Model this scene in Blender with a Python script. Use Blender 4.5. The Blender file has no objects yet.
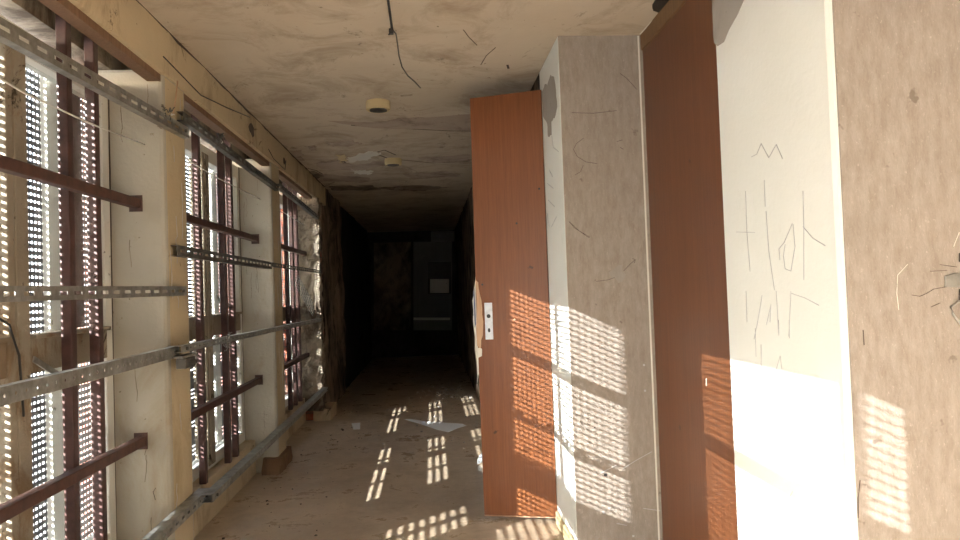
import bpy, bmesh, math, random
from mathutils import Vector, Matrix, noise
random.seed(7)
S = bpy.context.scene
col = S.collection

# ------------------------------------------------------------------ camera
EYE = Vector((0, 0, 1.26)); F = 700.0
fwd = Vector((-50/F, -21/F, -1)).normalized()      # world +y seen in camera axes
upv = Vector((-0.035, 1, -0.0275)); upv = (upv - fwd*upv.dot(fwd)).normalized()
rt = fwd.cross(upv)
RM = Matrix((rt, fwd, upv))                        # camera -> world
cd = bpy.data.cameras.new('camera'); cam = bpy.data.objects.new('camera', cd); col.objects.link(cam)
cd.sensor_width = 36; cd.lens = 36*F/960; cd.clip_start = 0.02
cam.matrix_world = Matrix.Translation(EYE) @ RM.to_4x4()
S.camera = cam

def at(px, py, axis, val):
    """point of the plane axis=val that pixel (px,py) looks at"""
    d = RM @ Vector(((px-480)/F, -(py-270)/F, -1))
    i = 'xyz'.index(axis)
    t = (val-EYE[i])/d[i]
    return EYE + d*t

# ------------------------------------------------------------------ light
SUN_DIR = Vector((1, 0.815, -0.455))
w = bpy.data.worlds.new('sky'); S.world = w; w.use_nodes = True
nt = w.node_tree; bg = nt.nodes['Background']
sky = nt.nodes.new('ShaderNodeTexSky'); sky.sky_type = 'NISHITA'; sky.sun_disc = False
sky.sun_elevation = math.radians(20.5); sky.sun_rotation = math.atan2(-1, -0.79)
sky.air_density = 1.0; sky.dust_density = 3.0; sky.ozone_density = 1.0
hz = nt.nodes.new('ShaderNodeMixRGB'); hz.inputs['Fac'].default_value = 0.6
hz.inputs['Color2'].default_value = (6.3, 6.9, 7.7, 1)                 # bright haze over the blue
nt.links.new(sky.outputs[0], hz.inputs['Color1']); nt.links.new(hz.outputs[0], bg.inputs['Color'])
bg.inputs['Strength'].default_value = 2.5
sd = bpy.data.lights.new('sun', 'SUN'); sd.energy = 62; sd.angle = 0.0062; sd.color = (1, 0.975, 0.945)
so = bpy.data.objects.new('sun', sd); col.objects.link(so)
so.rotation_euler = SUN_DIR.to_track_quat('-Z', 'Y').to_euler(); so.location = (-8, -6, 6)
S.view_settings.view_transform = 'Standard'; S.view_settings.look = 'None'
S.view_settings.gamma = 1; S.view_settings.use_curve_mapping = False
S.view_settings.exposure = 0.08

# ------------------------------------------------------------------ materials
class NT:
    def __init__(s, name):
        s.m = bpy.data.materials.new(name); s.m.use_nodes = True; s.t = s.m.node_tree
        s.b = s.t.nodes['Principled BSDF']
        s.co = s.t.nodes.new('ShaderNodeTexCoord')
    def n(s, typ, **kw):
        nd = s.t.nodes.new(typ)
        for k, v in kw.items():
            if k in nd.inputs: nd.inputs[k].default_value = v
            else: setattr(nd, k, v)
        return nd
    def l(s, a, b): s.t.links.new(a, b)
    def map(s, scale=(1, 1, 1), rot=(0, 0, 0)):
        m = s.n('ShaderNodeMapping'); m.inputs['Scale'].default_value = scale; m.inputs['Rotation'].default_value = rot
        s.l(s.co.outputs['Object'], m.inputs['Vector']); return m.outputs[0]
    def noise(s, scale, vec=None, detail=6, rough=.6, dist=0):
        nd = s.n('ShaderNodeTexNoise'); nd.inputs['Scale'].default_value = scale
        nd.inputs['Detail'].default_value = detail; nd.inputs['Roughness'].default_value = rough
        nd.inputs['Distortion'].default_value = dist
        s.l(vec or s.map(), nd.inputs['Vector']); return nd.outputs['Fac']
    def ramp(s, fac, lo, hi):
        r = s.n('ShaderNodeMapRange'); r.inputs['From Min'].default_value = lo; r.inputs['From Max'].default_value = hi
        s.l(fac, r.inputs['Value']); return r.outputs[0]
    def mix(s, fac, a, b):
        m = s.n('ShaderNodeMixRGB')
        for sock, v in ((m.inputs['Color1'], a), (m.inputs['Color2'], b), (m.inputs['Fac'], fac)):
            if isinstance(v, (tuple, list)): sock.default_value = (*v, 1)[:4]
            elif isinstance(v, (int, float)): sock.default_value = v
            else: s.l(v, sock)
        return m.outputs[0]
    def mul(s, a, b):
        m = s.n('ShaderNodeMath', operation='MULTIPLY')
        for i, v in ((0, a), (1, b)):
            if isinstance(v, (int, float)): m.inputs[i].default_value = v
            else: s.l(v, m.inputs[i])
        return m.outputs[0]
    def bump(s, h, strength=.3, dist=.01):
        b = s.n('ShaderNodeBump'); b.inputs['Strength'].default_value = strength; b.inputs['Distance'].default_value = dist
        s.l(h, b.inputs['Height']); s.l(b.outputs[0], s.b.inputs['Normal'])
    def done(s, color, rough=.8, metal=0, spec=None):
        if isinstance(color, tuple): s.b.inputs['Base Color'].default_value = (*color, 1)
        else: s.l(color, s.b.inputs['Base Color'])
        if isinstance(rough, (int, float)): s.b.inputs['Roughness'].default_value = rough
        else: s.l(rough, s.b.inputs['Roughness'])
        s.b.inputs['Metallic'].default_value = metal
        if spec is not None: s.b.inputs['Specular IOR Level'].default_value = spec
        return s.m

def plaster(name, base, alt, stain, amt=(.58, .75), bump=.35, fine=60, spots=True, stain2=None, amt2=(.6, .68)):
    k = NT(name)
    c = k.mix(k.ramp(k.noise(1.6, detail=8), .35, .7), base, alt)
    c = k.mix(k.ramp(k.noise(3.1, k.map((1, 1, .6)), 10, .7, .6), *amt), c, stain)
    if stain2: c = k.mix(k.ramp(k.noise(2.3, k.map((1.3, .8, 1)), 12, .75, 1.2), *amt2), c, stain2)
    if spots: c = k.mix(k.mul(k.ramp(k.noise(23, detail=3), .69, .73), .7), c, tuple(x*.3 for x in stain))
    k.bump(k.noise(fine, detail=5), bump, .006)
    return k.done(c, .85, spec=.2)

M = {}
M['cream'] = plaster('ochre_cream_plaster', (.56, .47, .32), (.50, .41, .27), (.36, .28, .17), (.52, .75), .5, 45, stain2=(.16, .115, .07), amt2=(.64, .69))
M['beam'] = plaster('cream_beam_paint', (.60, .50, .34), (.52, .43, .29), (.30, .22, .14), (.5, .7), .5, 45, stain2=(.12, .09, .06), amt2=(.62, .66))
M['reveal'] = plaster('grey_cream_plaster', (.45, .43, .37), (.40, .375, .315), (.34, .28, .19), (.52, .75), .45, 45, stain2=(.17, .13, .08), amt2=(.65, .69))
M['ceiling'] = plaster('stained_ceiling', (.55, .48, .385), (.48, .415, .325), (.32, .25, .18), (.47, .70), .3, 40, stain2=(.11, .085, .065), amt2=(.60, .70))
M['sooty'] = plaster('soot_stained_plaster', (.34, .26, .19), (.20, .15, .11), (.03, .025, .02), (.4, .6), .8, 25)  # brown plaster with large near-black blotches
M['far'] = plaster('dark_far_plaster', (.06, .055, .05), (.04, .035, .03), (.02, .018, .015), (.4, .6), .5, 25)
M['white'] = plaster('white_painted_plaster', (.70, .71, .68), (.66, .67, .63), (.54, .53, .48), (.66, .85), .25, 45, False)
M['grey_patch'] = plaster('bare_grey_plaster', (.36, .33, .30), (.30, .28, .25), (.22, .2, .18), (.5, .8), .5, 50)
M['peel'] = plaster('peeled_ceiling_patch', (.40, .32, .26), (.50, .42, .35), (.18, .14, .11), (.5, .7), .7, 50)
M['dirty'] = plaster('dirty_stained_plaster', (.34, .29, .23), (.26, .22, .17), (.10, .075, .055), (.45, .6), .5, 30)
M['chip'] = plaster('paint_chip', (.72, .70, .64), (.66, .64, .57), (.5, .48, .42), (.6, .8), .2, 60)
M['frame'] = plaster('flaking_white_frame', (.33, .29, .23), (.26, .225, .175), (.24, .18, .12), (.5, .57), .5, 60, stain2=(.06, .045, .03), amt2=(.57, .60))
M['framew'] = plaster('white_frame_paint', (.74, .74, .70), (.66, .66, .62), (.4, .36, .3), (.62, .75), .2, 60)

def wallpaper():
    k = NT('fibre_wallpaper')
    f = k.noise(150, k.map((1, 1, .5)), 4, .8)
    g = k.noise(42, k.map((1, 1, .3)), 6, .75)
    c = k.mix(k.ramp(k.noise(1.3, detail=6), .35, .7), (.36, .32, .285), (.315, .275, .24))
    c = k.mix(k.ramp(g, .35, .7), c, (.25, .215, .185))
    c = k.mix(k.mul(k.ramp(f, .6, .7), .35), c, (.66, .60, .54))
    c = k.mix(k.mul(k.ramp(k.noise(14, detail=3), .70, .74), .7), c, (.15, .12, .10))
    a = k.n('ShaderNodeMath', operation='ADD'); k.l(f, a.inputs[0]); k.l(g, a.inputs[1])
    k.bump(a.outputs[0], .5, .003)
    return k.done(c, .9, spec=.15)
M['wallpaper'] = wallpaper()

def wood(name, a, b, d, rough=.35):
    k = NT(name)
    v = k.map((28, 28, .7)); g = k.noise(3, v, 8, .65, .4)
    v2 = k.map((70, 70, 1.2)); g2 = k.noise(5, v2, 4, .6)
    c = k.mix(k.ramp(g, .3, .72), a, b)
    c = k.mix(k.mul(k.ramp(g2, .5, .7), .5), c, d)
    c = k.mix(k.mul(k.ramp(k.noise(9, detail=3), .71, .74), .8), c, (.04, .02, .012))
    k.bump(g2, .08, .002)
    return k.done(c, rough, spec=.4)
M['door'] = wood('mahogany_veneer', (.215, .074, .024), (.15, .048, .015), (.09, .028, .009))
M['door2'] = wood('dark_mahogany_veneer', (.155, .056, .021), (.105, .036, .014), (.065, .022, .009))
M['doorframe'] = wood('brown_frame_wood', (.22, .13, .06), (.16, .09, .04), (.10, .055, .03), .6)
M['trimwood'] = wood('old_brown_trim', (.25, .15, .09), (.17, .10, .06), (.08, .05, .03), .7)
M['endgrain'] = wood('pale_core_wood', (.62, .42, .28), (.5, .32, .2), (.36, .2, .12), .8)

def metal(name, a, b, rough=.45, metal_=.85):
    k = NT(name)
    c = k.mix(k.ramp(k.noise(18, detail=8), .4, .65), a, b)
    k.bump(k.noise(80), .12, .002)
    return k.done(c, rough, metal_)
M['galv'] = metal('galvanised_steel', (.36, .36, .34), (.20, .20, .18), .42, .6)
M['galv_dark'] = metal('dull_dark_steel', (.16, .155, .14), (.08, .075, .07), .6, .5)
M['rust'] = metal('red_oxide_steel', (.08, .037, .033), (.045, .021, .019), .45, .0)
M['rust_dark'] = metal('brown_oxide_steel', (.095, .042, .032), (.05, .024, .02), .6, .0)
M['shutter'] = metal('grey_shutter_plastic', (.13, .135, .15), (.085, .085, .095), .6, .0)
M['board'] = metal('brown_board', (.17, .10, .09), (.10, .06, .05), .7, .0)
M['black'] = metal('black_plastic', (.015, .015, .016), (.03, .028, .026), .5, .0)
M['lock'] = metal('lock_steel', (.62, .64, .68), (.45, .47, .5), .35, .5)
M['fitting'] = plaster('yellowed_plastic', (.62, .52, .32), (.54, .44, .26), (.4, .3, .16), (.6, .8), .1, 60)
M['wire'] = metal('white_wire', (.7, .7, .66), (.5, .5, .46), .6, 0)
M['pencil'] = metal('pencil_graphite', (.40, .40, .42), (.5, .5, .5), .8, 0)
M['crack'] = metal('dark_crack', (.10, .075, .06), (.06, .045, .04), .9, 0)
M['paper'] = plaster('white_paper', (.88, .90, .92), (.84, .86, .88), (.7, .7, .7), (.68, .9), .1, 60, False)
M['orange'] = metal('orange_foam', (.75, .35, .05), (.6, .25, .04), .8, 0)
M['debris'] = plaster('plaster_rubble', (.46, .44, .42), (.34, .32, .30), (.2, .18, .16), (.5, .8), .5, 90)
M['plastic'] = plaster('dirty_white_plastic', (.62, .64, .66), (.42, .43, .45), (.2, .2, .2), (.5, .8), .5, 90)
M['blue'] = metal('blue_grey_metal', (.10, .14, .26), (.2, .24, .34), .5, .2)

def brick():
    k = NT('red_brick')
    sp = k.n('ShaderNodeSeparateXYZ'); k.l(k.co.outputs['Object'], sp.inputs[0])
    ad = k.n('ShaderNodeMath', operation='ADD'); k.l(sp.outputs['X'], ad.inputs[0]); k.l(sp.outputs['Y'], ad.inputs[1])
    cb = k.n('ShaderNodeCombineXYZ'); k.l(ad.outputs[0], cb.inputs[0]); k.l(sp.outputs['Z'], cb.inputs[1])
    b = k.n('ShaderNodeTexBrick'); k.l(cb.outputs[0], b.inputs['Vector'])
    b.inputs['Scale'].default_value = 1; b.inputs['Brick Width'].default_value = .24; b.inputs['Row Height'].default_value = .075
    b.inputs['Mortar Size'].default_value = .006
    b.inputs['Color1'].default_value = (.42, .13, .08, 1); b.inputs['Color2'].default_value = (.30, .09, .06, 1)
    b.inputs['Mortar'].default_value = (.12, .10, .09, 1)
    c = k.mix(k.ramp(k.noise(14, detail=8), .45, .75), b.outputs['Color'], (.30, .22, .17))
    k.bump(k.noise(60), .5, .006)
    return k.done(c, .9, spec=.1)
M['brick'] = brick()
M['oldbrick'] = plaster('crumbled_brown_brick', (.26, .16, .10), (.20, .12, .075), (.10, .07, .05), (.45, .6), .7, 30)

def floor_mat():
    k = NT('worn_brown_linoleum')
    n1 = k.noise(1.1, detail=10, rough=.7, dist=.5); n2 = k.noise(3.2, detail=12, rough=.8, dist=.2)
    c = k.mix(k.ramp(n1, .35, .65), (.62, .49, .355), (.46, .355, .255))
    c = k.mix(k.mul(k.ramp(n2, .45, .75), .6), c, (.26, .20, .145))
    c = k.mix(k.mul(k.ramp(k.noise(1.5, k.map((1, .45, 1)), 10, .75, .3), .52, .7), .55), c, (.52, .49, .45))
    c = k.mix(k.mul(k.ramp(k.noise(70, detail=2), .72, .76), .5), c, (.10, .08, .065))
    k.bump(k.noise(30, detail=8), .15, .004)
    return k.done(c, k.ramp(n2, .1, 1.3), spec=.45)
M['floor'] = floor_mat()

def glass():
    k = NT('dusty_window_glass'); t = k.t
    t.nodes.remove(k.b)
    tr = k.n('ShaderNodeBsdfTransparent'); tr.inputs[0].default_value = (.93, .95, .95, 1)
    gl = k.n('ShaderNodeBsdfGlossy'); gl.inputs['Roughness'].default_value = .05
    mx = k.n('ShaderNodeMixShader'); mx.inputs[0].default_value = .06
    k.l(tr.outputs[0], mx.inputs[1]); k.l(gl.outputs[0], mx.inputs[2])
    k.l(mx.outputs[0], t.nodes['Material Output'].inputs['Surface']); return k.m
M['glass'] = glass()
k = NT('pale_concrete_ground'); M['ground'] = k.done(k.mix(k.noise(1.5), (.42, .40, .36), (.34, .33, .29)), .9)

# ------------------------------------------------------------------ mesh helpers
class MB:
    def __init__(s): s.v = []; s.f = []
    def box(s, x0, x1, y0, y1, z0, z1):
        b = len(s.v)
        s.v += [(x, y, z) for x in (x0, x1) for y in (y0, y1) for z in (z0, z1)]
        s.f += [tuple(b+i for i in q) for q in ((0, 1, 3, 2), (4, 6, 7, 5), (0, 4, 5, 1), (2, 3, 7, 6), (0, 2, 6, 4), (1, 5, 7, 3))]
        return s
    def bar(s, a, b, w, h, up=Vector((0, 0, 1))):
        a = Vector(a); b = Vector(b); d = (b-a).normalized()
        if abs(d.dot(up)) > .98: up = Vector((1, 0, 0))
        r = d.cross(up).normalized()*w/2; u = r.cross(d).normalized()*h/2
        i = len(s.v)
        for p in (a, b): s.v += [tuple(p-r-u), tuple(p+r-u), tuple(p+r+u), tuple(p-r+u)]
        s.f += [tuple(i+j for j in q) for q in ((0, 3, 2, 1), (4, 5, 6, 7), (0, 1, 5, 4), (1, 2, 6, 5), (2, 3, 7, 6), (3, 0, 4, 7))]
        return s
    def tube(s, pts, r, n=6):
        pts = [Vector(p) for p in pts]; i0 = len(s.v)
        for i, p in enumerate(pts):
            d = (pts[min(i+1, len(pts)-1)]-pts[max(i-1, 0)]).normalized()
            u = Vector((0, 0, 1)) if abs(d.z) < .9 else Vector((1, 0, 0))
            a = d.cross(u).normalized(); b = d.cross(a).normalized()
            for k_ in range(n):
                t = 2*math.pi*k_/n; s.v.append(tuple(p+(a*math.cos(t)+b*math.sin(t))*r))
        for i in range(len(pts)-1):
            for k_ in range(n):
                k2 = (k_+1) % n
                s.f.append((i0+i*n+k_, i0+i*n+k2, i0+(i+1)*n+k2, i0+(i+1)*n+k_))
        s.f.append(tuple(i0+j for j in reversed(range(n)))); s.f.append(tuple(i0+(len(pts)-1)*n+j for j in range(n)))
        return s
    def lathe(s, prof, cx, cy, n=32, axis='z'):
        i0 = len(s.v)
        for r, z in prof:
            for k_ in range(n):
                t = 2*math.pi*k_/n; s.v.append((cx+r*math.cos(t), cy+r*math.sin(t), z))
        for i in range(len(prof)-1):
            for k_ in range(n):
                k2 = (k_+1) % n; s.f.append((i0+i*n+k_, i0+i*n+k2, i0+(i+1)*n+k2, i0+(i+1)*n+k_))
        return s
    def prism(s, pts, off):
        """pts: 3d outline, off: thickness vector"""
        i = len(s.v); n = len(pts); off = Vector(off)
        s.v += [tuple(p) for p in pts] + [tuple(Vector(p)+off) for p in pts]
        s.f.append(tuple(i+j for j in range(n))); s.f.append(tuple(i+n+j for j in reversed(range(n))))
        for j in range(n): s.f.append((i+j, i+n+j, i+n+(j+1) % n, i+(j+1) % n))
        return s
    def build(s, name, m, parent=None, bevel=0, smooth=False):
        me = bpy.data.meshes.new(name); me.from_pydata(s.v, [], s.f)
        bm = bmesh.new(); bm.from_mesh(me); bmesh.ops.recalc_face_normals(bm, faces=bm.faces); bm.to_mesh(me); bm.free()
        me.materials.append(M[m] if isinstance(m, str) else m)
        if smooth:
            for p in me.polygons: p.use_smooth = True
        o = bpy.data.objects.new(name, me); col.objects.link(o)
        if parent: o.parent = parent; o.matrix_parent_inverse = parent.matrix_basis.inverted()
        if bevel:
            b = o.modifiers.new('bevel', 'BEVEL'); b.width = bevel; b.segments = 2; b.limit_method = 'ANGLE'
        return o

def tag(o, label=None, cat=None, group=None, kind=None):
    for k_, v in (('label', label), ('category', cat), ('group', group), ('kind', kind)):
        if v: o[k_] = v
    return o
def empty(name, loc, **kw):
    o = bpy.data.objects.new(name, None); col.objects.link(o); o.location = loc; o.empty_display_size = .05
    return tag(o, **kw)
def box(name, m, *b, parent=None, bevel=0):
    return MB().box(*b).build(name, m, parent, bevel)
def rough_box(name, m, x0, x1, y0, y1, z0, z1, step=.05, amp=.02, fs=5, parent=None, keep=()):
    bm = bmesh.new()
    nx, ny, nz = [max(1, round((b-a)/step)) for a, b in ((x0, x1), (y0, y1), (z0, z1))]
    def grid(fn, na, nb):
        vs = [[bm.verts.new(fn(i/na, j/nb)) for j in range(nb+1)] for i in range(na+1)]
        for i in range(na):
            for j in range(nb): bm.faces.new((vs[i][j], vs[i+1][j], vs[i+1][j+1], vs[i][j+1]))
    L = lambda a, b, t: a+(b-a)*t
    for x in (x0, x1): grid(lambda s, t: (x, L(y0, y1, s), L(z0, z1, t)), ny, nz)
    for y in (y0, y1): grid(lambda s, t: (L(x0, x1, s), y, L(z0, z1, t)), nx, nz)
    for z in (z0, z1): grid(lambda s, t: (L(x0, x1, s), L(y0, y1, t), z), nx, ny)
    bmesh.ops.remove_doubles(bm, verts=bm.verts, dist=1e-4)
    for v in bm.verts:
        p = v.co*fs; d = noise.noise_vector(p)*amp + noise.noise_vector(p*3.1)*amp*.5
        if 'x0' in keep and abs(v.co.x-x0) < 1e-4: d.x = 0
        v.co += Vector((d.x, d.y, 0 if v.co.z in (z0, z1) else d.z*.5))
    bmesh.ops.recalc_face_normals(bm, faces=bm.faces)
    me = bpy.data.meshes.new(name); bm.to_mesh(me); bm.free(); me.materials.append(M[m])
    o = bpy.data.objects.new(name, me); col.objects.link(o)
    if parent: o.parent = parent; o.matrix_parent_inverse = parent.matrix_basis.inverted()
    return o
ST = dict(kind='structure')

# ------------------------------------------------------------------ shell
CE = 2.44; XL = -1.12; XF = -1.35; XP = .638; XD = 1.023
YP, YJ, YD, YW = 3.23, 3.72, 2.37, 1.675
YEND = 13.7
fl = MB()
fl.box(-1.42, 3.4, -3.4, YEND+3.2, -.12, 0)
tag(fl.build('floor', 'floor'), 'worn brown linoleum floor of the corridor', kind='structure')
ceil = tag(box('ceiling', 'ceiling', -1.42, 3.4, -3.4, YEND+3.2, CE, CE+.15), 'cream ceiling with brown stains and peeling paint', kind='structure')
wr = MB()
wr.box(XD, XD+.16, YW, YD, 0, CE)                      # bright white wall stretch, faces the windows
white_wall = wr.build('wall_right', 'white', None, .018)
tag(white_wall, 'bright white wall stretch with pencil scribbles', kind='structure')
wallp = tag(box('wall_right_front', 'wallpaper', XD+.012, 3.4, YW-.003, YW+.14, 0, CE), 'beige fibre wallpaper wall at the right edge', kind='structure')
pier = tag(box('wall_right_pier', 'wallpaper', XP+.003, XD+.3, YP, YP+.12, 0, CE), 'beige papered wall between the two brown doors', kind='structure')
jamb = tag(box('wall_right_jamb', 'white', XP, XP+.3, YP+.002, YJ+.06, 0, CE, bevel=.004), 'narrow white wall edge beside the open door', kind='structure')
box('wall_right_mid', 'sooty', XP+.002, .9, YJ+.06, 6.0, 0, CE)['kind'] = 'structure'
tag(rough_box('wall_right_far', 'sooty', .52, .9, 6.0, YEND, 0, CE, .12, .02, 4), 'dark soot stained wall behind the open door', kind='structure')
tag(box('wall_back', 'white', -1.5, 3.4, -3.5, -3.4, 0, CE), 'wall behind the camera', kind='structure')
tag(box('wall_side', 'wallpaper', 3.4, 3.5, -3.5, YW+.14, 0, CE), 'far side wall of the lobby', kind='structure')
tag(box('ground', 'ground', -60, -1.75, -50, 60, -1.2, -1.0), 'pale ground outside the windows', kind='structure')
box('wall_outside_base', 'brick', -1.62, -1.42, -3.5, YEND, -1.0, .12)['kind'] = 'structure'

# left side: parapet, beam, pillars
PIL = [(-1.06, -.775), (.92, 1.205), (3.085, 3.365), (5.14, 5.437)]
END = 7.15
par = MB(); par.box(-1.42, -1.28, -3.4, END, 0, .24)
tag(par.build('wall_left', 'beam', None, .006), 'low cream wall under the windows', kind='structure')
bmm = MB(); bmm.box(-1.22, XL+.012, -3.4, 7.75, 2.235, CE)
beam = tag(bmm.build('trim_1', 'beam', None, .004), 'long cream beam above the windows', kind='structure')
wt = MB(); wt.box(-1.185, -1.130, -3.4, 6.98, 2.205, 2.236)
tag(wt.build('trim_2', 'trimwood'), 'brown wooden strip under the window beam', kind='structure')
rb = tag(box('wall_left_upper', 'dirty', -1.62, -1.34, -3.4, END, 2.262, CE), 'stained roller box wall above the windows', kind='structure')
PLAB = {2: 'cream square pillar between the nearest and second window', 3: 'cream square pillar between the second and third window'}
for i, (a, b) in enumerate(PIL):
    t = empty('pillar', (-1.24, (a+b)/2, 0), label=PLAB.get(i, 'cream square pillar behind the camera'), kind='structure')
    box('pillar_face', 'cream', -1.155, XL, a+.016, b-.016, .10 if i > 1 else 0, 2.24, parent=t, bevel=.012)
    box('pillar_core', 'reveal', -1.42, -1.121, a, b, 0, 2.262, parent=t, bevel=.018)
    rough_box('crumbling_footing', 'oldbrick', -1.22, XL+.025, a-.06, b+.05, 0, .115, .03, .012, 9, parent=t)
    box('outer_brickwork', 'brick', -1.62, -1.425, a+.09, b-.02, 0, 2.262, parent=t)
for t_, (a, b) in zip([o for o in col.objects if o.name.startswith('pillar') and o.type == 'EMPTY'][2:4], PIL[2:4]):
    rnd = random.Random(int(a*10))
    for k_ in range(9):                                  # cracks and chips in the plaster
        z = rnd.uniform(.2, 2.1); y = a+rnd.choice((.05, .12, .2)); mb = MB()
        pz = [(y+rnd.uniform(-.012, .012), z+j*.045*rnd.uniform(.6, 1.2)) for j in range(rnd.randint(3, 6))]
        for (y0, z0), (y1, z1) in zip(pz, pz[1:]): mb.bar((XL+.0004, y0, z0), (XL+.0004, y1, z1+.002), .0015, .003)
        mb.build('plaster_crack', 'pencil', t_)
    for k_ in range(8):
        z = rnd.uniform(.15, 2.15); x = rnd.uniform(-1.33, -1.18); mb = MB(); L_ = rnd.randint(3, 6)
        pz = [(x+rnd.uniform(-.006, .006), z+j*.04*rnd.uniform(.6, 1.2)) for j in range(L_)]
        for (x0, z0), (x1, z1) in zip(pz, pz[1:]): mb.bar((x0, a-.0004, z0), (x1, a-.0004, z1+.002), .003, .0015)
        mb.build('plaster_crack', 'dirty', t_)
    MB().bar((XF-.002, a-.001, .25), (XF+.004, a-.001, 2.2), .006, .004).build('open_joint', 'crack', t_)
# ragged end pier
t = empty('pillar', (-1.2, END+.1, 0), label='ragged broken plaster and brick pier at the end of the windows', kind='structure')
rough_box('broken_plaster', 'dirty', -1.38, XL+.02, END-.03, END+.10, .1, 2.25, .025, .022, 13, parent=t)
rough_box('brick_core', 'brick', -1.62, XL-.02, END+.03, END+.35, 0, 2.26, .05, .02, 6, parent=t)
rough_box('footing', 'beam', -1.2, XL+.09, END-.02, END+.42, 0, .12, .04, .012, 8, parent=t)
tag(rough_box('wall_left_far', 'sooty', -1.6, XL, END+.33, 9.2, 0, CE, .07, .03, 3), 'rough dark brown broken wall beyond the windows', kind='structure')
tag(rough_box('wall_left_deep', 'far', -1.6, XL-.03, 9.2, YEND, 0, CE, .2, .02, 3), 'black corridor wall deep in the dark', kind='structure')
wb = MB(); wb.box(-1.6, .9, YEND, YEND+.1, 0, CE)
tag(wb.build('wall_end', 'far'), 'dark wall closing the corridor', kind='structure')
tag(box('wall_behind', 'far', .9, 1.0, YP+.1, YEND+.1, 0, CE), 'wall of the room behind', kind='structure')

# ------------------------------------------------------------------ windows
WIN = [(PIL[0][1], PIL[1][0]), (PIL[1][1], PIL[2][0]), (PIL[2][1], PIL[3][0]), (PIL[3][1], END)]
MUL = [-.5, 2.40, 4.37, 6.35]
WL = ['window behind the camera', 'nearest white flaking window at the left edge', 'second white window between the two cream pillars', 'third window, at the ragged wall end']
for i, (a, b) in enumerate(WIN):
    w_ = empty('window_%d' % (i+1), (XF-.03, (a+b)/2, .24), label=WL[i], kind='structure')
    fr = MB()
    xo, xi = -1.42, XF
    fr.box(xo, xi, a, a+.06, .24, 2.2).box(xo, xi, b-.06, b, .24, 2.2)
    fr.box(xo, xi, a+.06, b-.06, .24, .31).box(xo, xi, a+.06, b-.06, 2.11, 2.2)
    fr.build('window_frame', 'framew', w_, .004)
    m = MUL[i]
    for s_, (c0, c1) in enumerate(((m-.062, m-.022), (m-.018, m+.06))):
        MB().box(xo-.005, xi+.008, c0, c1, .26, 2.15).build('mullion', 'frame', w_, .006)
    for c0, c1 in ((a+.06, m-.07), (m+.07, b-.06)):
        tr_ = MB(); tr_.box(xo+.005, xi+.004, c0, c1, 1.03, 1.145).box(xo+.01, xi+.022, c0, c1, 1.145, 1.16)
        tr_.build('transom', 'frame', w_, .003)
        for z0, z1 in ((.31, 1.03), (1.16, 2.11)):
            box('glass_pane', 'glass', -1.392, -1.388, c0, c1, z0, z1, parent=w_)
# thin outer mullion seen as a bright strip
GUIDE = [b-.235 for a, b in WIN]
# perforated roller shutters
def shutter_mesh(name, y0, y1, z0, z1, p, full):
    hw, hh = .0150, .0096
    th = .0015; mb = MB(); rows = int((z1-z0)/p); cols = int((y1-y0)/p)
    for r in range(rows):
        z = z0+r*p
        mb.box(-th, th, y0, y1, z, z+p-hh)
        if full(r, z):
            for c in range(cols+1):
                ya = y0+c*p; yb = ya+p-hw
                if yb > y1: yb = y1
                b = len(mb.v); za, zb = z+p-hh, z+p
                mb.v += [(th, ya, za), (th, yb, za), (th, yb, zb), (th, ya, zb), (-th, ya, za), (-th, yb, za), (-th, yb, zb), (-th, ya, zb)]
                mb.f += [(b, b+1, b+2, b+3), (b+7, b+6, b+5, b+4), (b+1, b+5, b+6, b+2), (b, b+3, b+7, b+4)]
        else: mb.box(-th*.9, th*.9, y0, y1, z+p-hh-.001, z+p+.001)
    me = bpy.data.meshes.new(name); me.from_pydata(mb.v, [], mb.f); me.materials.append(M['shutter']); return me
ZL = [1.16, .12, .12, .12]  # shutter behind the camera is unseen, half raised so sunlit floor bounces light
SH = ['half raised grey perforated roller shutter behind the camera', 'grey perforated roller shutter outside the nearest window', 'grey perforated roller shutter outside the second window', 'grey perforated roller shutter outside the third window']
for i, (a, b) in enumerate(WIN):
    y0 = a-.03 if i else a; y1 = b+.085
    grp = i >= 2
    root = empty('roller_shutter', (-1.48, (a+b)/2, .2), label=SH[i], cat='shutter', group='perforated roller shutters')
    f = (lambda r, z: (r % 7) < 3 or z > 1.15) if grp else (lambda r, z: True)
    me = shutter_mesh('slats', y0, y1, ZL[i], 2.2, .026 if not grp else .0245, f)
    o = bpy.data.objects.new('slat_curtain', me); col.objects.link(o); o.parent = root
    o.location = (0, -(a+b)/2, -.2)
    g = MB().box(-1.505, -1.455, GUIDE[i]-.05, GUIDE[i]+.05, ZL[i], 2.2)
    g.build('guide_rail', 'framew', root)
    box('bottom_bar', 'shutter', -1.49, -1.47, y0, y1, ZL[i]-.02, ZL[i], parent=root)

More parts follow.
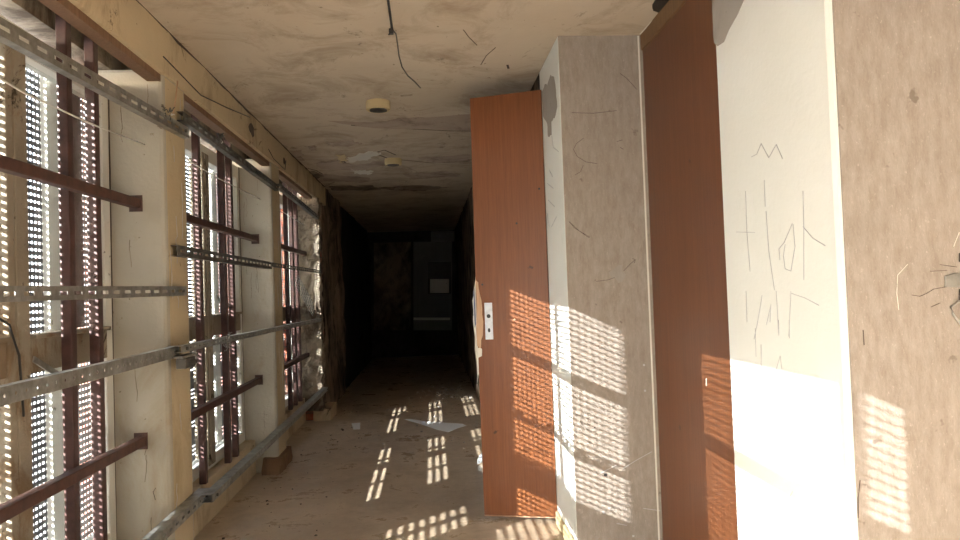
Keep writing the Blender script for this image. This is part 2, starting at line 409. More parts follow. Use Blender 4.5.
# ------------------------------------------------------------------ steel bars behind the windows
def sq_tube(mb, c0, c1, w_): return mb.bar(c0, c1, w_, w_)
posts = [(2.585, 1, 'nearer upright brown steel bar in the nearest window'), (2.79, 1, 'farther upright brown steel bar in the nearest window'),
         (1.98, 1, 'upright brown steel bar left of the photographed part of the nearest window'),
         (4.0, 2, 'upright brown steel bar nearest the cream pillar in the second window'), (4.47, 2, 'middle upright brown steel bar in the second window'),
         (4.64, 2, 'farthest upright brown steel bar in the second window'),
         (6.42, 3, 'left upright brown steel bar in the third window'), (6.66, 3, 'middle upright brown steel bar in the third window'), (6.90, 3, 'right upright brown steel bar in the third window'),
         (-.62, 0, 'farther upright brown steel bar in the window behind the camera'), (-.2, 0, 'nearer upright brown steel bar in the window behind the camera')]
for y, wi, lab in posts:
    o = MB().box(-1.30, -1.262, y-.019, y+.019, .24, 2.435).build('steel_post', 'rust', None, .004)
    tag(o, lab, 'bar', 'upright steel bars in the windows')
WN = ['behind the camera', 'nearest', 'second', 'third']
for i, (a, b) in enumerate(WIN):
    for z, wd in ((1.678, 'upper'), (.667, 'lower')):
        root = empty('steel_crossbar', (-1.235, (a+b)/2, z), label='%s brown steel crossbar spanning the %s window' % (wd, WN[i]), cat='bar', group='brown crossbars between the pillars')
        MB().box(-1.262, -1.222, a+.004, b-.004, z-.02, z+.02).build('square_tube', 'rust_dark', root, .004)
        if i in (1, 2): 
            MB().box(-1.27, -1.215, b-.0045, b-.001, z-.035, z+.035).build('wall_plate', 'rust_dark', root)

# ------------------------------------------------------------------ slotted galvanised rails
def rail(y0, z0, y1, z1, label, web=.042, fl_=.022, slot=.05, pitch=.09, sh=.012, x=XL, m='galv', round_=False, both=True):
    L = math.hypot(y1-y0, z1-z0); mb = MB(); t_ = .0025
    n = int((L-.02)/pitch); s0 = (L-n*pitch)/2
    xf = fl_                                          # web stands fl_ off the wall
    mb.box(xf-t_, xf, 0, L, -web/2, -sh/2).box(xf-t_, xf, 0, L, sh/2, web/2)
    e = 0
    for k_ in range(n):
        c = s0+(k_+.5)*pitch
        mb.box(xf-t_*.98, xf-t_*.02, e, c-slot/2, -sh/2, sh/2)
        if round_:                                     # chamfer the slot corners into a round hole
            q = slot*.29
            for sy in (-1, 1):
                for sz in (-1, 1):
                    ys = c+sy*slot/2
                    mb.prism([(xf-t_, ys, sz*sh/2), (xf-t_, ys-sy*q, sz*sh/2), (xf-t_, ys, sz*(sh/2-q))], (t_, 0, 0))
        e = c+slot/2
    mb.box(xf-t_*.98, xf-t_*.02, e, L, -sh/2, sh/2)
    mb.box(0, xf-t_, 0, L, web/2-t_, web/2)
    if both: mb.box(0, xf-t_, 0, L, -web/2, -web/2+t_)
    root = empty('slotted_rail', (x+.0005, y0, z0), label=label, cat='rail', group='slotted galvanised rails across the windows')
    root.rotation_euler = (math.atan2(z1-z0, y1-y0), 0, 0)
    o = mb.build('channel', m); o.parent = root
    for c in (.06, L-.05):
        b = MB(); b.v = []; 
        n_ = 6; ring = [(math.cos(j*math.pi/3)*.008, math.sin(j*math.pi/3)*.008) for j in range(6)]
        b.prism([(xf, c+u, v) for u, v in ring], (.007, 0, 0))
        bo = b.build('bolt_head', 'galv_dark'); bo.parent = root
    return root
rail(1.03, 1.96, 3.31, 2.03, 'grey slotted rail high across the nearest window, ending on the pillar', web=.05, fl_=.03)
rail(1.03, 1.285, 3.255, 1.299, 'level grey slotted rail at eye height across the nearest window')
rail(1.03, 1.026, 3.12, 1.038, 'grey rail with round holes below eye height across the nearest window', web=.048, fl_=.03, slot=.011, pitch=.05, sh=.011, round_=True)
rail(3.06, 1.05, 6.90, 1.018, 'long thin grey rail at lower middle height across the second and third windows', web=.03, fl_=.03, slot=.02, pitch=.06, sh=.008, x=XL+.031)
rail(1.03, .32, 3.42, .345, 'wide grey slotted rail near the floor before the nearest window', web=.045, fl_=.05, slot=.03, pitch=.07)
rail(3.30, .35, 6.90, .35, 'long wide grey rail near the floor before the second and third windows', web=.035, fl_=.05, slot=.012, pitch=.035, sh=.01, x=XL+.0515)
rail(3.24, 2.093, 5.25, 2.058, 'grey slotted rail high across the second window', web=.042, fl_=.03, m='galv_dark')
rail(5.17, 2.062, 6.90, 2.015, 'dark slotted rail high across the third window', web=.035, fl_=.03, x=XL+.0315, m='galv_dark')
rail(3.13, 1.475, 4.95, 1.475, 'dark slotted rail above eye height across the second window', web=.048, fl_=.03, slot=.05, pitch=.085, m='galv_dark')
rail(4.86, 1.478, 7.08, 1.488, 'plain dark rail above eye height across the third window', web=.03, fl_=.02, x=XL+.0315, m='galv_dark')

def clamp(y, z, lab):
    root = empty('rail_clamp', (XL+.03, y, z), label=lab, cat='clamp')
    MB().box(XL+.032, XL+.075, y-.05, y+.07, z-.045, z+.0).build('clamp_body', 'galv_dark', root, .004)
    MB().box(XL+.028, XL+.07, y-.07, y+.12, z+.0005, z+.010).build('clamp_strap', 'galv', root)
    b = MB().tube([(XL+.075, y+.01, z-.02), (XL+.098, y+.01, z-.02)], .009, 8); b.build('clamp_bolt', 'galv_dark', root)
clamp(3.12, 1.01, 'dark steel clamp joining two grey rails on the nearer pillar')
def twist(c, r, lab, n=9, m='galv_dark', seed=1):
    rnd = random.Random(seed); root = empty('wire_twist', c, label=lab, cat='wire')
    for k_ in range(n):
        p = Vector(c)+Vector((rnd.uniform(0, .5)*r, rnd.uniform(-1, 1)*r*1.5, rnd.uniform(-.4, .4)*r)); pts = [p]
        for j in range(5):
            p = p+Vector((rnd.uniform(-.2, .3), rnd.uniform(-.6, .6), rnd.uniform(-.5, .5)))*r
            p.x = max(p.x, c[0]); pts.append(p)
        MB().tube(pts, .0022, 5).build('wire_strand', m if k_ else 'wire', root)
twist((XL+.035, 3.02, 2.055), .022, 'tangle of tie wire on the high rail of the nearest window', seed=2)
twist((XL+.035, 3.78, 2.11), .026, 'tangle of dark tie wire on the high rail of the second window', 12, seed=3)
twist((XL+.066, 3.66, 1.04), .032, 'bunch of pale tie wire hanging on the thin middle rail', 12, 'galv', seed=5)
def wire(name, pts, r, m, lab, cat='wire', group=None):
    return tag(MB().tube(pts, r, 6).build(name, m, None, 0, True), lab, cat, group)
wire('tie_wire', [(-1.21, 1.8, 1.93), (-1.21, 2.2, 1.905), (-1.21, 2.6, 1.91), (-1.20, 3.08, 1.93)], .003, 'wire', 'thin white wire stretched across the nearest window')
wire('tie_wire', [(-1.21, 3.37, 1.975), (-1.21, 4.2, 1.96), (-1.20, 5.135, 1.965)], .003, 'wire', 'thin white wire stretched across the second window')
wire('tie_wire', [(-1.21, 5.44, 1.97), (-1.21, 6.0, 1.965), (-1.21, 6.95, 1.95)], .003, 'wire', 'thin white wire stretched across the third window')
wire('tie_wire', [(XL+.05, 3.06, 2.06), (XL+.03, 3.14, 2.12), (XL+.016, 3.22, 2.245)], .0025, 'endgrain', 'thin pale wire rising from the high rail to the beam')
wire('black_cable', [(-1.325, 1.90, 1.26), (-1.325, 2.2, 1.245), (-1.325, 2.31, 1.2), (-1.325, 2.36, 1.10), (-1.325, 2.38, .9)], .004, 'black', 'black cable looping down at the left window frame', 'cable')
wire('thin_cable', [(XL+.018, 3.05, 2.30), (XL+.03, 3.5, 2.26), (XL+.05, 3.9, 2.30), (XL+.018, 4.5, 2.40)], .0028, 'black', 'thin dark cable sagging along the cream window beam', 'cable')
wire('thin_cable', [(XL+.018, 5.0, 2.30), (XL+.03, 5.1, 2.25), (XL+.03, 5.5, 2.24), (XL+.018, 5.6, 2.33)], .003, 'black', 'small dark cable loop on the far half of the window beam', 'cable')
# pale levers on the sashes
for y, z, lab in ((2.60, 1.0, 'pale metal stay leaning in the nearest window'), (4.62, 1.20, 'pale metal stay leaning in the second window')):
    tag(MB().bar((-1.325, y-.16, z+.08), (-1.335, y+.16, z-.06), .006, .022).build('window_stay', 'galv', None, .002), lab, 'stay')
# brown boards
for y, lab in ((2.99, 'tall narrow brown board behind the upright bars of the nearest window'), (5.03, 'tall narrow brown board behind the upright bars of the second window')):
    tag(box('board', 'board', -1.452, -1.44, y-.07, y+.05, 1.16, 2.2, bevel=.003), lab, 'board')
# leaning grill in third window
root = empty('wire_grill', (-1.2, 6.4, 1.05), label='bent wire grill leaning behind the rails of the third window', cat='grill')
a0, a1 = Vector((-1.20, 6.35, 1.36)), Vector((-1.17, 7.05, 1.06)); wv = Vector((.0, .16, .08))
g = MB()
for j in range(5): g.tube([a0+wv*(j/4), a1+wv*(j/4)], .003, 5)
g.build('long_rod', 'galv', root)
g = MB()
for j in range(13): p = a0.lerp(a1, j/12); g.tube([p-wv*.05+Vector((.003, 0, 0)), p+wv*1.05+Vector((.003, 0, 0))], .003, 5)
g.build('cross_rod', 'galv', root)
# square steel anchor plate on the first pillar's face
tag(MB().box(XL, XL+.012, 2.98, 3.22, 1.165, 1.195).build('mounting_strip', 'galv', None, .002), 'short grey strip end fixed on the nearer pillar face', 'bracket') if False else None
# dirty open joint between beam and ceiling
jm = MB(); yy = 1.6; hh_ = .008
while yy < 7.7:
    y2 = yy+random.uniform(.06, .2); h2 = random.uniform(.003, .02)
    jm.prism([(XL+.0122, yy, CE-.0005), (XL+.0122, y2, CE-.0005), (XL+.0122, y2, CE-h2), (XL+.0122, yy, CE-hh_)], (.0008, 0, 0)); yy = y2; hh_ = h2
jm.build('open_joint', 'crack', beam)
# crumbs of torn plaster under the beam
for j, (y, z, s_) in enumerate(((4.55, 2.335, .07), (5.55, 2.32, .05))):
    pts = [(XL+.0135, y+s_*math.cos(t)*random.uniform(.6, 1.1), z+s_*.7*math.sin(t)*random.uniform(.6, 1.1)) for t in [q*math.pi/5 for q in range(10)]]
    MB().prism(pts, (.003, 0, 0)).build('damaged_patch', 'crack', beam)

# ------------------------------------------------------------------ open door
P0 = Vector((XP-.004, YJ, 0)); P1 = Vector((.254, 3.83, 0))
dirv = (P1-P0).normalized(); nrm = Vector((dirv.y, -dirv.x, 0)); nrm = nrm if nrm.y < 0 else -nrm
W = (P1-P0).length; ZB, ZT = .035, 2.315
droot = empty('door_1', P0, label='narrow mahogany brown door leaf standing open in the corridor', kind='structure')
def dp(u, z, o_=0): return P0+dirv*u+Vector((0, 0, z))+nrm*o_
d = MB(); d.prism([dp(0, ZB), dp(W, ZB), dp(W+.004, 1.15), dp(W, ZT), dp(0, ZT+.012)], -nrm*.038)
d.build('door_leaf', 'door', droot, .002)
d = MB(); d.prism([dp(0, ZB-.006), dp(W, ZB-.006), dp(W, ZB-.001), dp(0, ZB-.001)], -nrm*.038); d.build('bottom_edge', 'endgrain', droot)
lp = MB(); lp.prism([dp(W-.085, .985, .0005), dp(W-.042, .985, .0005), dp(W-.042, 1.185, .0005), dp(W-.085, 1.185, .0005)], nrm*.004)
lk = lp.build('lock_plate', 'lock', droot, .001); lk['label'] = 'worn steel lock plate'
for (z0, rr, hh) in ((1.112, .011, .011), (1.035, .007, .012)):
    q = [dp(W-.064+math.cos(t)*rr, z0+math.sin(t)*hh, .0048) for t in [j*math.pi/6 for j in range(12)]]
    MB().prism(q, nrm*.0012).build('keyhole', 'black', lk)
def ragged(pts, n=3, amp=.006, axis_w=None):
    out = []
    for i, p in enumerate(pts):
        q = pts[(i+1) % len(pts)]
        out.append(Vector(p))
        for j in range(1, n):
            r = Vector(p).lerp(Vector(q), j/n)
            out.append(r+axis_w(random.uniform(-amp, amp), random.uniform(-amp, amp)))
    return out
dw = lambda a, b: dirv*a+Vector((0, 0, b))
sp = MB(); sp.prism(ragged([dp(W-.012, 1.30, .001), dp(W+.003, 1.31, .001), dp(W+.006, .95, .001), dp(W-.012, .92, .001), dp(W-.03, 1.04, .001), dp(W-.026, 1.2, .001)], 4, .005, dw), nrm*.003)
s1 = sp.build('splintered_edge', 'endgrain', droot); s1['label'] = 'pale splintered wood where the lock was forced'
sp = MB(); sp.prism(ragged([dp(W+.004, 1.33, -.002), dp(W+.028, 1.20, -.01), dp(W+.02, 1.0, -.01), dp(W+.016, .74, -.01), dp(W+.003, .80, -.002)], 4, .004, dw), -nrm*.02)
s1 = sp.build('torn_edge_strip', 'chip', droot); s1['label'] = 'torn white edge strip'
sp = MB(); sp.prism([dp(W+.01, 1.27, .004), dp(W+.017, 1.25, .004), dp(W+.016, 1.05, .004), dp(W+.008, 1.07, .004)], nrm*.003)
sp.build('strike_metal', 'blue', droot)
sp = MB(); sp.prism(ragged([dp(W-.02, .935, .002), dp(W+.004, .94, .002), dp(W+.003, .885, .002), dp(W-.018, .895, .002)], 2, .004, dw), nrm*.003); sp.build('paint_flake', 'chip', droot)
for u, z in ((W-.034, 1.285), (.03, 1.79), (.16, 1.61), (.19, 1.09)):
    MB().prism([dp(u+math.cos(t)*.006, z+math.sin(t)*.006, .0006) for t in [j*math.pi/4 for j in range(8)]], nrm*.001).build('knock_mark', 'black' if u != .19 else 'endgrain', droot)
for z in (.25, 1.2, 2.1):
    MB().tube([(XP-.008, YJ-.006+.02, z-.04), (XP-.008, YJ-.006+.02, z+.04)], .006, 10).build('hinge', 'galv_dark', droot)

# ------------------------------------------------------------------ brown door panel in the side wall
d2 = empty('door_2', (XD, (YD+YP)/2, 0), label='tall dark mahogany door leaf between the papered wall and the white wall', kind='structure')
MB().box(XD+.02, XD+.06, YD+.003, YP-.003, .01, 2.365).build('door_leaf', 'door2', d2, .002)
MB().box(XD+.012, XD+.07, YD+.003, YP-.003, 2.366, CE).build('head_frame', 'doorframe', d2)
MB().prism([(XD+.0195, 2.62, .86), (XD+.0195, 2.626, .86), (XD+.0195, 2.624, .885), (XD+.0195, 2.617, .89)], (-.001, 0, 0)).build('scratch', 'chip', d2)
# bright corner edge of the papered pier
MB().box(XD-.001, XD+.006, YP-.004, YP+.0, 0, 2.436).build('corner_bead', 'chip', pier)
tag(MB().box(XP-.014, XP-.0005, YP-.02, YJ-.01, 0, .07).build('baseboard_right', 'fitting', None, .003), 'small cream skirting at the foot of the white wall edge', kind='structure')
# black hole at the ceiling edge above the brown door
MB().prism([(XD-.05, 2.75, CE-.0005), (XD+.01, 2.70, CE-.0005), (XD+.01, 2.95, CE-.0005), (XD-.02, 2.93, CE-.0005), (XD-.035, 2.90, CE-.0005), (XD-.045, 2.87, CE-.0005)], (0, 0, -.004)).build('broken_hole', 'black', ceil)
cp = [at(640, 34, 'z', CE), at(652, 21, 'z', CE), at(660, 15, 'z', CE), at(668, 10, 'z', CE), at(671, 4, 'z', CE)]
for a_, b_ in zip(cp, cp[1:]): MB().bar(a_, b_, .006, .004).build('ceiling_edge', 'chip', ceil)

# ------------------------------------------------------------------ marks, cracks and patches on walls
def ribbon(pts, axis, val, w_, nv, mb):
    P = [at(x, y, axis, val) for x, y in pts]
    nv = Vector(nv)
    for a_, b_ in zip(P, P[1:]):
        d_ = (b_-a_).normalized(); s_ = d_.cross(nv).normalized()*w_/2
        mb.prism([a_-s_, b_-s_, b_+s_, a_+s_], nv*.0012)
def marks(strokes, name, axis, val, w_, nv, m, parent):
    for st in strokes:
        mb = MB(); ribbon(st, axis, val, w_, nv, mb); mb.build(name, m, parent)
def c7(pts): return [(700+x/2.25, 100+y/2.25) for x, y in pts]
def c8(pts): return [(700+x/2.454, 320+y/2.454) for x, y in pts]
marks([c7(p) for p in (
    [(116, 128), (128, 122), (138, 98), (155, 130), (172, 100), (180, 118), (186, 132)],
    [(103, 205), (106, 300), (113, 386)], [(82, 297), (124, 298)],
    [(145, 180), (147, 240)], [(149, 250), (155, 340), (168, 428)],
    [(208, 278), (190, 320), (178, 335), (180, 360)], [(210, 280), (214, 330), (205, 385), (192, 380), (188, 350), (192, 325)],
    [(232, 205), (234, 300), (234, 405)], [(232, 285), (255, 312), (282, 328)],
    [(140, 440), (130, 500), (122, 538)], [(172, 430), (177, 525)], [(205, 430), (200, 532)], [(205, 435), (235, 445), (268, 462)], [(150, 505), (160, 460), (158, 500)], [(104, 430), (106, 500)])] +
    [c8(p) for p in ([(183, 165), (188, 120), (197, 88), (205, 150), (206, 222)], [(222, 165), (236, 142), (252, 170), (262, 200), (264, 265)],
    [(136, 20), (138, 90)], [(193, 0), (194, 38)], [(219, 0), (220, 45)], [(150, 60), (151, 130)],
    [(228, 420), (212, 452), (198, 472)], [(212, 455), (230, 468), (248, 480)], [(160, 322), (168, 350)], [(112, 370), (130, 400)])],
    'pencil_stroke', 'x', XD-.0003, .0018, (-1, 0, 0), 'pencil', white_wall)
# bare patch high on the white wall
pts = [(711, 0), (744, 0), (738, 14), (729, 30), (724, 42), (718, 46), (713, 44)]
pp = [at(x, y, 'x', XD-.0004) for x, y in pts]; pp = [at(713, -40, 'x', XD-.0004)]+pp[2:]+[] if False else pp
pp[0].y = min(pp[0].y, YD-.002)
for p in pp: p.y = min(p.y, YD-.003); p.z = min(p.z, CE-.001)
ext = [Vector((XD-.0004, pp[1].y-.03, CE-.001)), Vector((XD-.0004, YD-.003, CE-.001))]
MB().prism(pp[2:]+[Vector((XD-.0004, YD-.003, pp[-1].z)), ext[1], ext[0], pp[1]], (-.0015, 0, 0)).build('bare_plaster_patch', 'grey_patch', white_wall)
# jamb patch
def cj(pts): return [(460+x/3, 60+y/3) for x, y in pts]
q = [at(x, y, 'x', XP-.0004) for x, y in cj([(246, 95), (255, 72), (262, 78), (272, 45), (282, 50), (288, 90), (292, 140), (284, 175), (274, 185), (275, 225), (264, 228), (262, 190), (250, 170)])]
for p in q: p.y = max(YP+.012, min(p.y, YJ-.005))
q = ragged(q, 3, .008, lambda a_, b_: Vector((0, a_, b_)))
MB().prism(q, (-.0015, 0, 0)).build('bare_plaster_patch', 'grey_patch', jamb)
marks([cj(p) for p in ([(276, 228), (280, 262), (296, 275)], [(268, 330), (278, 350)], [(262, 370), (280, 385)], [(265, 420), (284, 440)], [(275, 500), (290, 470)], [(262, 460), (268, 500)])], 'paint_crack', 'x', XP-.0003, .003, (-1, 0, 0), 'pencil', jamb)
# papered pier: cracks, hole
def cp3(pts): return [(460+x/3.375, 220+y/3.375) for x, y in pts]
YPf = YP-.0003
marks([cj(p) for p in ([(370, 235), (350, 250), (340, 268), (352, 290), (378, 306), (412, 311)], [(370, 315), (362, 335), (345, 345)], [(328, 486), (345, 505), (390, 532)], [(335, 158), (400, 160), (470, 152)], [(470, 245), (487, 240)], [(480, 262), (490, 268)], [(480, 40), (500, 55), (530, 88)])] +
      [cp3(p) for p in ([(368, 5), (400, 35), (435, 60)], [(460, 207), (500, 202), (522, 194)], [(552, 172), (575, 148), (590, 135)], [(582, 130), (592, 134), (588, 145)])],
      'paper_crack', 'y', YPf, .0018, (0, -1, 0), 'crack', pier)
c4 = lambda pts: [(460+x/3, 360+y/3) for x, y in pts]
marks([c4(p) for p in ([(415, 345), (440, 330), (470, 315)], [(490, 325), (530, 300), (575, 275)], [(550, 445), (600, 452)], [(470, 490), (500, 496)], [(336, 238), (340, 262), (354, 268)])], 'paper_crack', 'y', YPf, .0025, (0, -1, 0), 'pencil', pier)
q = [at(x, y, 'y', YPf) for x, y in cp3([(502, 178), (520, 165), (535, 152), (548, 152), (548, 172), (560, 185), (548, 208), (535, 213), (524, 196), (512, 195)])]
MB().prism(q, (0, -.001, 0)).build('torn_paper_patch', 'grey_patch', pier)
q = [at(x, y, 'y', YPf) for x, y in c4([(432, 340), (442, 340), (442, 349), (432, 349)])]
MB().prism(q, (0, -.001, 0)).build('drilled_hole', 'black', pier)
for x, y in c4([(448, 444), (430, 458), (520, 528), (555, 92), (552, 15)]):
    q = [at(x+dx, y+dy, 'y', YPf) for dx, dy in ((-1, -1), (1, -1), (1, 1), (-1, 1))]
    MB().prism(q, (0, -.0008, 0)).build('speck', 'pencil', pier)
# right wallpaper wall
YWf = YW-.0035
c9 = lambda pts: [(840+x/6, 230+y/6) for x, y in pts]
marks([c9(p) for p in ([(430, 390), (478, 398), (520, 380), (560, 355), (630, 342)], [(540, 248), (640, 242)], [(600, 208), (700, 222)], [(545, 462), (600, 438)])], 'paper_crack', 'y', YWf, .0013, (0, -1, 0), 'crack', wallp)
marks([c9(p) for p in ([(680, 100), (715, 15)], [(405, 205), (345, 270), (340, 380), (352, 480)])], 'paper_tear', 'y', YWf, .0013, (0, -1, 0), 'chip', wallp)
marks([[(860, 480), (858, 498), (858, 518)], [(863, 330), (864, 345)]], 'paper_crack', 'y', YWf, .002, (0, -1, 0), 'crack', wallp)
el = empty('wall_bracket', at(955, 290, 'y', YWf), label='broken grey metal wall fitting on the papered wall at the right edge', cat='bracket')
def wp(name, pts, th, m): 
    MB().prism([at(x, y, 'y', YWf) for x, y in pts], (0, -th, 0)).build(name, m, el, .001)
wp('fixing_plate', [(944.5, 276), (954, 273), (975, 273), (975, 288), (944.5, 287)], .004, 'galv')
wp('dark_socket', [(958.5, 253), (975, 253), (975, 262), (958.5, 262)], .003, 'black')
wp('dark_socket', [(958.5, 289), (975, 289), (975, 302), (958.5, 300)], .003, 'black')
hook = [at(x, y, 'y', YWf-.006) for x, y in ((968, 300), (958, 302), (951, 307), (953, 314), (960, 323), (968, 330))]
MB().tube(hook, .0032, 6).build('bent_hook', 'galv', el, 0, True)

# ------------------------------------------------------------------ ceiling: peel, fittings, cable
def c5(pts): return [(240+x/2.7, y/2.7) for x, y in pts]
q = [at(x, y, 'z', CE-.0004) for x, y in c5([(238, 326), (330, 330), (390, 328), (430, 318), (520, 316), (625, 308), (700, 312), (700, 352), (625, 353), (560, 350), (450, 347), (380, 346), (320, 340)])]
q = ragged(q, 4, .012, lambda a_, b_: Vector((a_, b_, 0)))
MB().prism(q, (0, 0, -.003)).build('peeled_strip', 'peel', ceil)
marks([c5(p) for p in ([(300, 338), (370, 345), (460, 348), (560, 353), (625, 354)], [(565, 347), (582, 346)], [(215, 443), (270, 438), (330, 422), (360, 412), (400, 428), (440, 432), (520, 440), (620, 436)], [(360, 413), (390, 405), (420, 418)], [(190, 500), (260, 508), (330, 512)], [(165, 450), (205, 460), (240, 480)], [(270, 425), (285, 440)], [(722, 175), (725, 185)])],
      'ceiling_crack', 'z', CE-.0003, .012, (0, 0, -1), 'crack', ceil)
marks([c5(p) for p in ([(603, 80), (618, 100), (640, 122)], [(690, 128), (665, 150), (650, 175)])], 'ceiling_scratch', 'z', CE-.0003, .004, (0, 0, -1), 'crack', ceil)
for poly, m in (([(262, 420), (282, 416), (292, 432), (270, 440)], 'fitting'), ([(290, 425), (360, 408), (380, 412), (345, 432), (295, 438)], 'chip'), ([(420, 500), (440, 497), (440, 510), (415, 512)], 'peel'),
                ([(215, 470), (350, 480), (340, 492), (230, 488)], 'peel'), ([(200, 440), (262, 432), (300, 444), (380, 436), (400, 445), (300, 460), (220, 455)], 'peel'),
                ([(130, 408), (165, 405), (170, 430), (150, 438)], 'peel'), ([(190, 396), (204, 394), (204, 404), (192, 405)], 'peel'),
                ([(300, 455), (360, 462), (350, 470), (310, 468)], 'chip'), ([(440, 470), (560, 462), (600, 474), (470, 484)], 'peel'), ([(230, 385), (300, 378), (330, 388), (250, 396)], 'peel'),
                ([(360, 508), (480, 500), (560, 506), (470, 516)], 'dirty'), ([(150, 470), (200, 462), (225, 476), (190, 486)], 'dirty'), ([(480, 425), (620, 418), (620, 436), (520, 438)], 'peel'),
                ([(240, 503), (360, 500), (380, 512), (250, 514)], 'dirty')):
    q = ragged([at(x, y, 'z', CE-.0004) for x, y in c5(poly)], 7, .022, lambda a_, b_: Vector((a_, b_*2, 0)))
    MB().prism(q, (0, 0, -.004)).build('loose_paint_flake', m, ceil)
for (px, py, r, lab) in ((378, 101.5, .075, 'round yellowed ceiling lamp base nearest the camera'), (393, 159, .075, 'second round ceiling lamp base farther down the corridor')):
    c = at(px, py, 'z', CE)
    root = empty('ceiling_lamp_base', (c.x, c.y, CE), label=lab, cat='lamp base', group='round lamp bases on the ceiling')
    MB().lathe([(.0001, CE-.0005), (r*.97, CE-.0005), (r, CE-.006), (r, CE-.05), (r*.93, CE-.056), (r*.86, CE-.056), (r*.82, CE-.05), (.0001, CE-.05)], c.x, c.y).build('base_ring', 'fitting', root, 0, False)
    MB().lathe([(.0001, CE-.052), (r*.7, CE-.052), (r*.72, CE-.058), (r*.5, CE-.06), (r*.3, CE-.056), (.0001, CE-.056)], c.x, c.y).build('socket_disc', 'galv_dark', root)
cab = empty('hanging_cable', at(388, -30, 'z', CE), label='thin dark cable dangling loose from the ceiling', cat='cable')
p = [at(386.5, -30, 'z', CE-.006), at(388, 0, 'z', CE-.006), at(390, 14, 'z', CE-.02), at(392, 29, 'z', CE-.03)]
MB().tube(p, .0055, 7).build('cable_sheath', 'black', cab, 0, True)
cc = p[-1]
MB().box(cc.x-.014, cc.x+.006, cc.y-.01, cc.y+.02, cc.z-.02, cc.z+.0).build('cable_clip', 'black', cab, .003)
pts = [cc]+[at(x, y, 'y', cc.y+.05*j) for j, (x, y) in enumerate([(396, 34), (397.5, 44), (399, 56), (402, 67), (408, 76), (415, 82), (420.5, 88)])]
MB().tube(pts, .0032, 6).build('bare_wire', 'galv_dark', cab, 0, True)
MB().tube([cc, at(388.5, 35, 'y', cc.y)], .003, 5).build('cut_end', 'black', cab)

# ------------------------------------------------------------------ floor litter
def c6(pts): return [(300+x/2.7, 340+y/2.7) for x, y in pts]
def sheet(poly, lab, m='paper', warp=.004):
    q = [at(x, y, 'z', .002) for x, y in c6(poly)]
    c = sum(q, Vector())/len(q); v = [tuple(c+Vector((0, 0, .004)))]; 
    for i, p_ in enumerate(q): v.append((p_.x, p_.y, .0015+(warp if i % 3 == 0 else 0)))
    f = [(0, i+1, (i+1) % len(q)+1) for i in range(len(q))]
    mb = MB(); mb.v = v; mb.f = f
    o = mb.build('paper_sheet', m); s_ = o.modifiers.new('thick', 'SOLIDIFY'); s_.thickness = .0008; s_.offset = 1
    return tag(o, lab, 'paper')
sheet([(280, 215), (300, 213), (340, 220), (390, 224), (438, 226), (450, 231), (425, 240), (400, 249), (370, 242), (325, 228)], 'large pointed white paper sheet lying on the corridor floor')
sheet([(139, 226), (163, 223), (162, 241), (144, 243)], 'small white paper scrap on the floor left of the large sheet')
def crumbs(name, n, fn, lab, m, smin, smax, cat='rubble'):
    mb = MB()
    for _ in range(n):
        x, y = fn(); s_ = random.uniform(smin, smax)*(random.random()**2+.3); a_ = random.uniform(0, 6.28)
        pts = [(x+math.cos(a_+j*1.26)*s_*random.uniform(.5, 1), y+math.sin(a_+j*1.26)*s_*random.uniform(.5, 1), .0005) for j in range(5)]
        mb.prism(pts, (0, 0, s_*.5))
    return tag(mb.build(name, m), lab, cat, kind='stuff')
pc = at(447, 394, 'z', 0)
crumbs('plaster_rubble', 620, lambda: (min(.44, random.gauss(pc.x, .14)), random.gauss(pc.y, .36)) if random.random() < .75 else (random.uniform(-.95, .44), random.uniform(5.4, 9)), 'pale blue-grey dust and plaster crumbs spread over the floor, thickest beyond the door', 'debris', .003, .015)
crumbs('dark_crumbs', 80, lambda: (random.uniform(-1.15, -.6), random.uniform(3.3, 8)), 'dark crumbs along the foot of the window wall', 'crack', .004, .016)
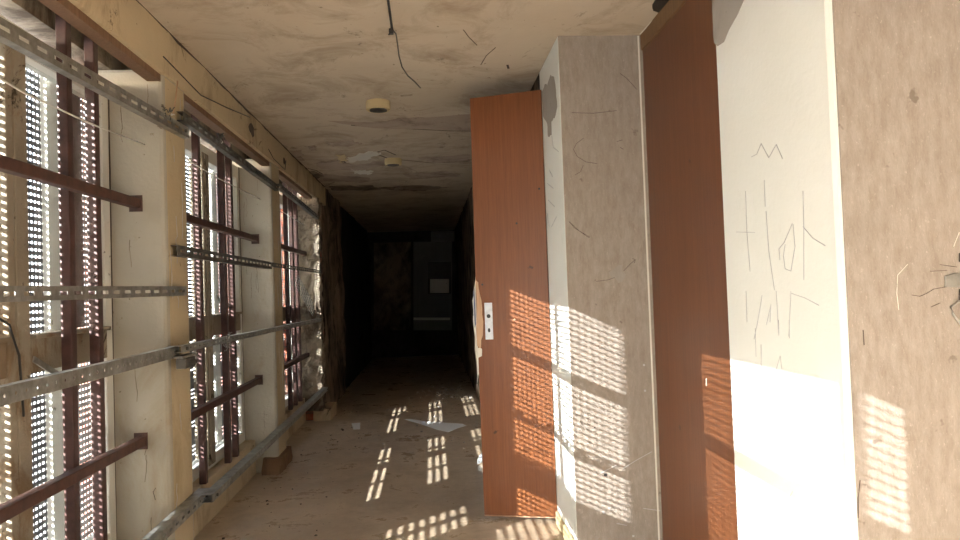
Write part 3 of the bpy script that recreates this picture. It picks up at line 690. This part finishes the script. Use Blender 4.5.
# crumpled plastic leaning behind the door edge
me = MB(); base = at(477, 395, 'z', 0)
rows_, cols_ = 12, 5; random.seed(11)
for r_ in range(rows_+1):
    for c_ in range(cols_+1):
        t_ = r_/rows_; u = c_/cols_
        me.v.append((.36+.14*u-.06*(1-t_)**2+random.uniform(-.012, .012), 5.05+.06*math.sin(u*7+t_*4)+random.uniform(-.02, .02), .004+.36*t_*(1-.35*abs(u-.6))))
for r_ in range(rows_):
    for c_ in range(cols_):
        i = r_*(cols_+1)+c_; me.f.append((i, i+1, i+cols_+2, i+cols_+1))
o = me.build('plastic_sheet', 'plastic', None, 0, True); sm = o.modifiers.new('thick', 'SOLIDIFY'); sm.thickness = .002
tag(o, 'crumpled dirty white plastic sheet against the wall behind the open door', 'plastic sheet')

# ------------------------------------------------------------------ far end of the corridor
YE = YEND-.001
def ye(name, pts, th, m, parent=None):
    return MB().prism([at(x, y, 'y', YE) for x, y in pts], (0, -th, 0)).build(name, m, parent, .002)
fe = empty('cupboard', (.05, YE, .6), label='pale cupboard with a dark opening at the far dark end of the corridor', cat='cupboard')
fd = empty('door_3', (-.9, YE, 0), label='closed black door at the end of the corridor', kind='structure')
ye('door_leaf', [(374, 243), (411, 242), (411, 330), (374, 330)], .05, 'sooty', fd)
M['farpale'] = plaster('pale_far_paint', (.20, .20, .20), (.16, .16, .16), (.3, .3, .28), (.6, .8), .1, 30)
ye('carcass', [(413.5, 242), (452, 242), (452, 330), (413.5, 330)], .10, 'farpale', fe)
YE -= .101
ye('dark_opening', [(428, 262), (451, 262), (451, 294), (428, 294)], .01, 'black', fe)
ye('lower_panel', [(415, 295), (443, 295), (443, 318), (415, 318)], .012, 'farpale', fe)
ye('ledge', [(413.5, 317.5), (450, 317.5), (450, 320), (413.5, 320)], .05, 'chip', fe)
YE -= .011
ye('grey_pane', [(430, 279), (449, 279), (449, 293), (430, 293)], .01, 'chip', fe)
YE = YEND-.001
tag(ye('wall_box', [(431, 232), (455, 232), (455, 241.5), (431, 241.5)], .2, 'farpale'), 'small pale box on the wall above the far cupboard', 'box')
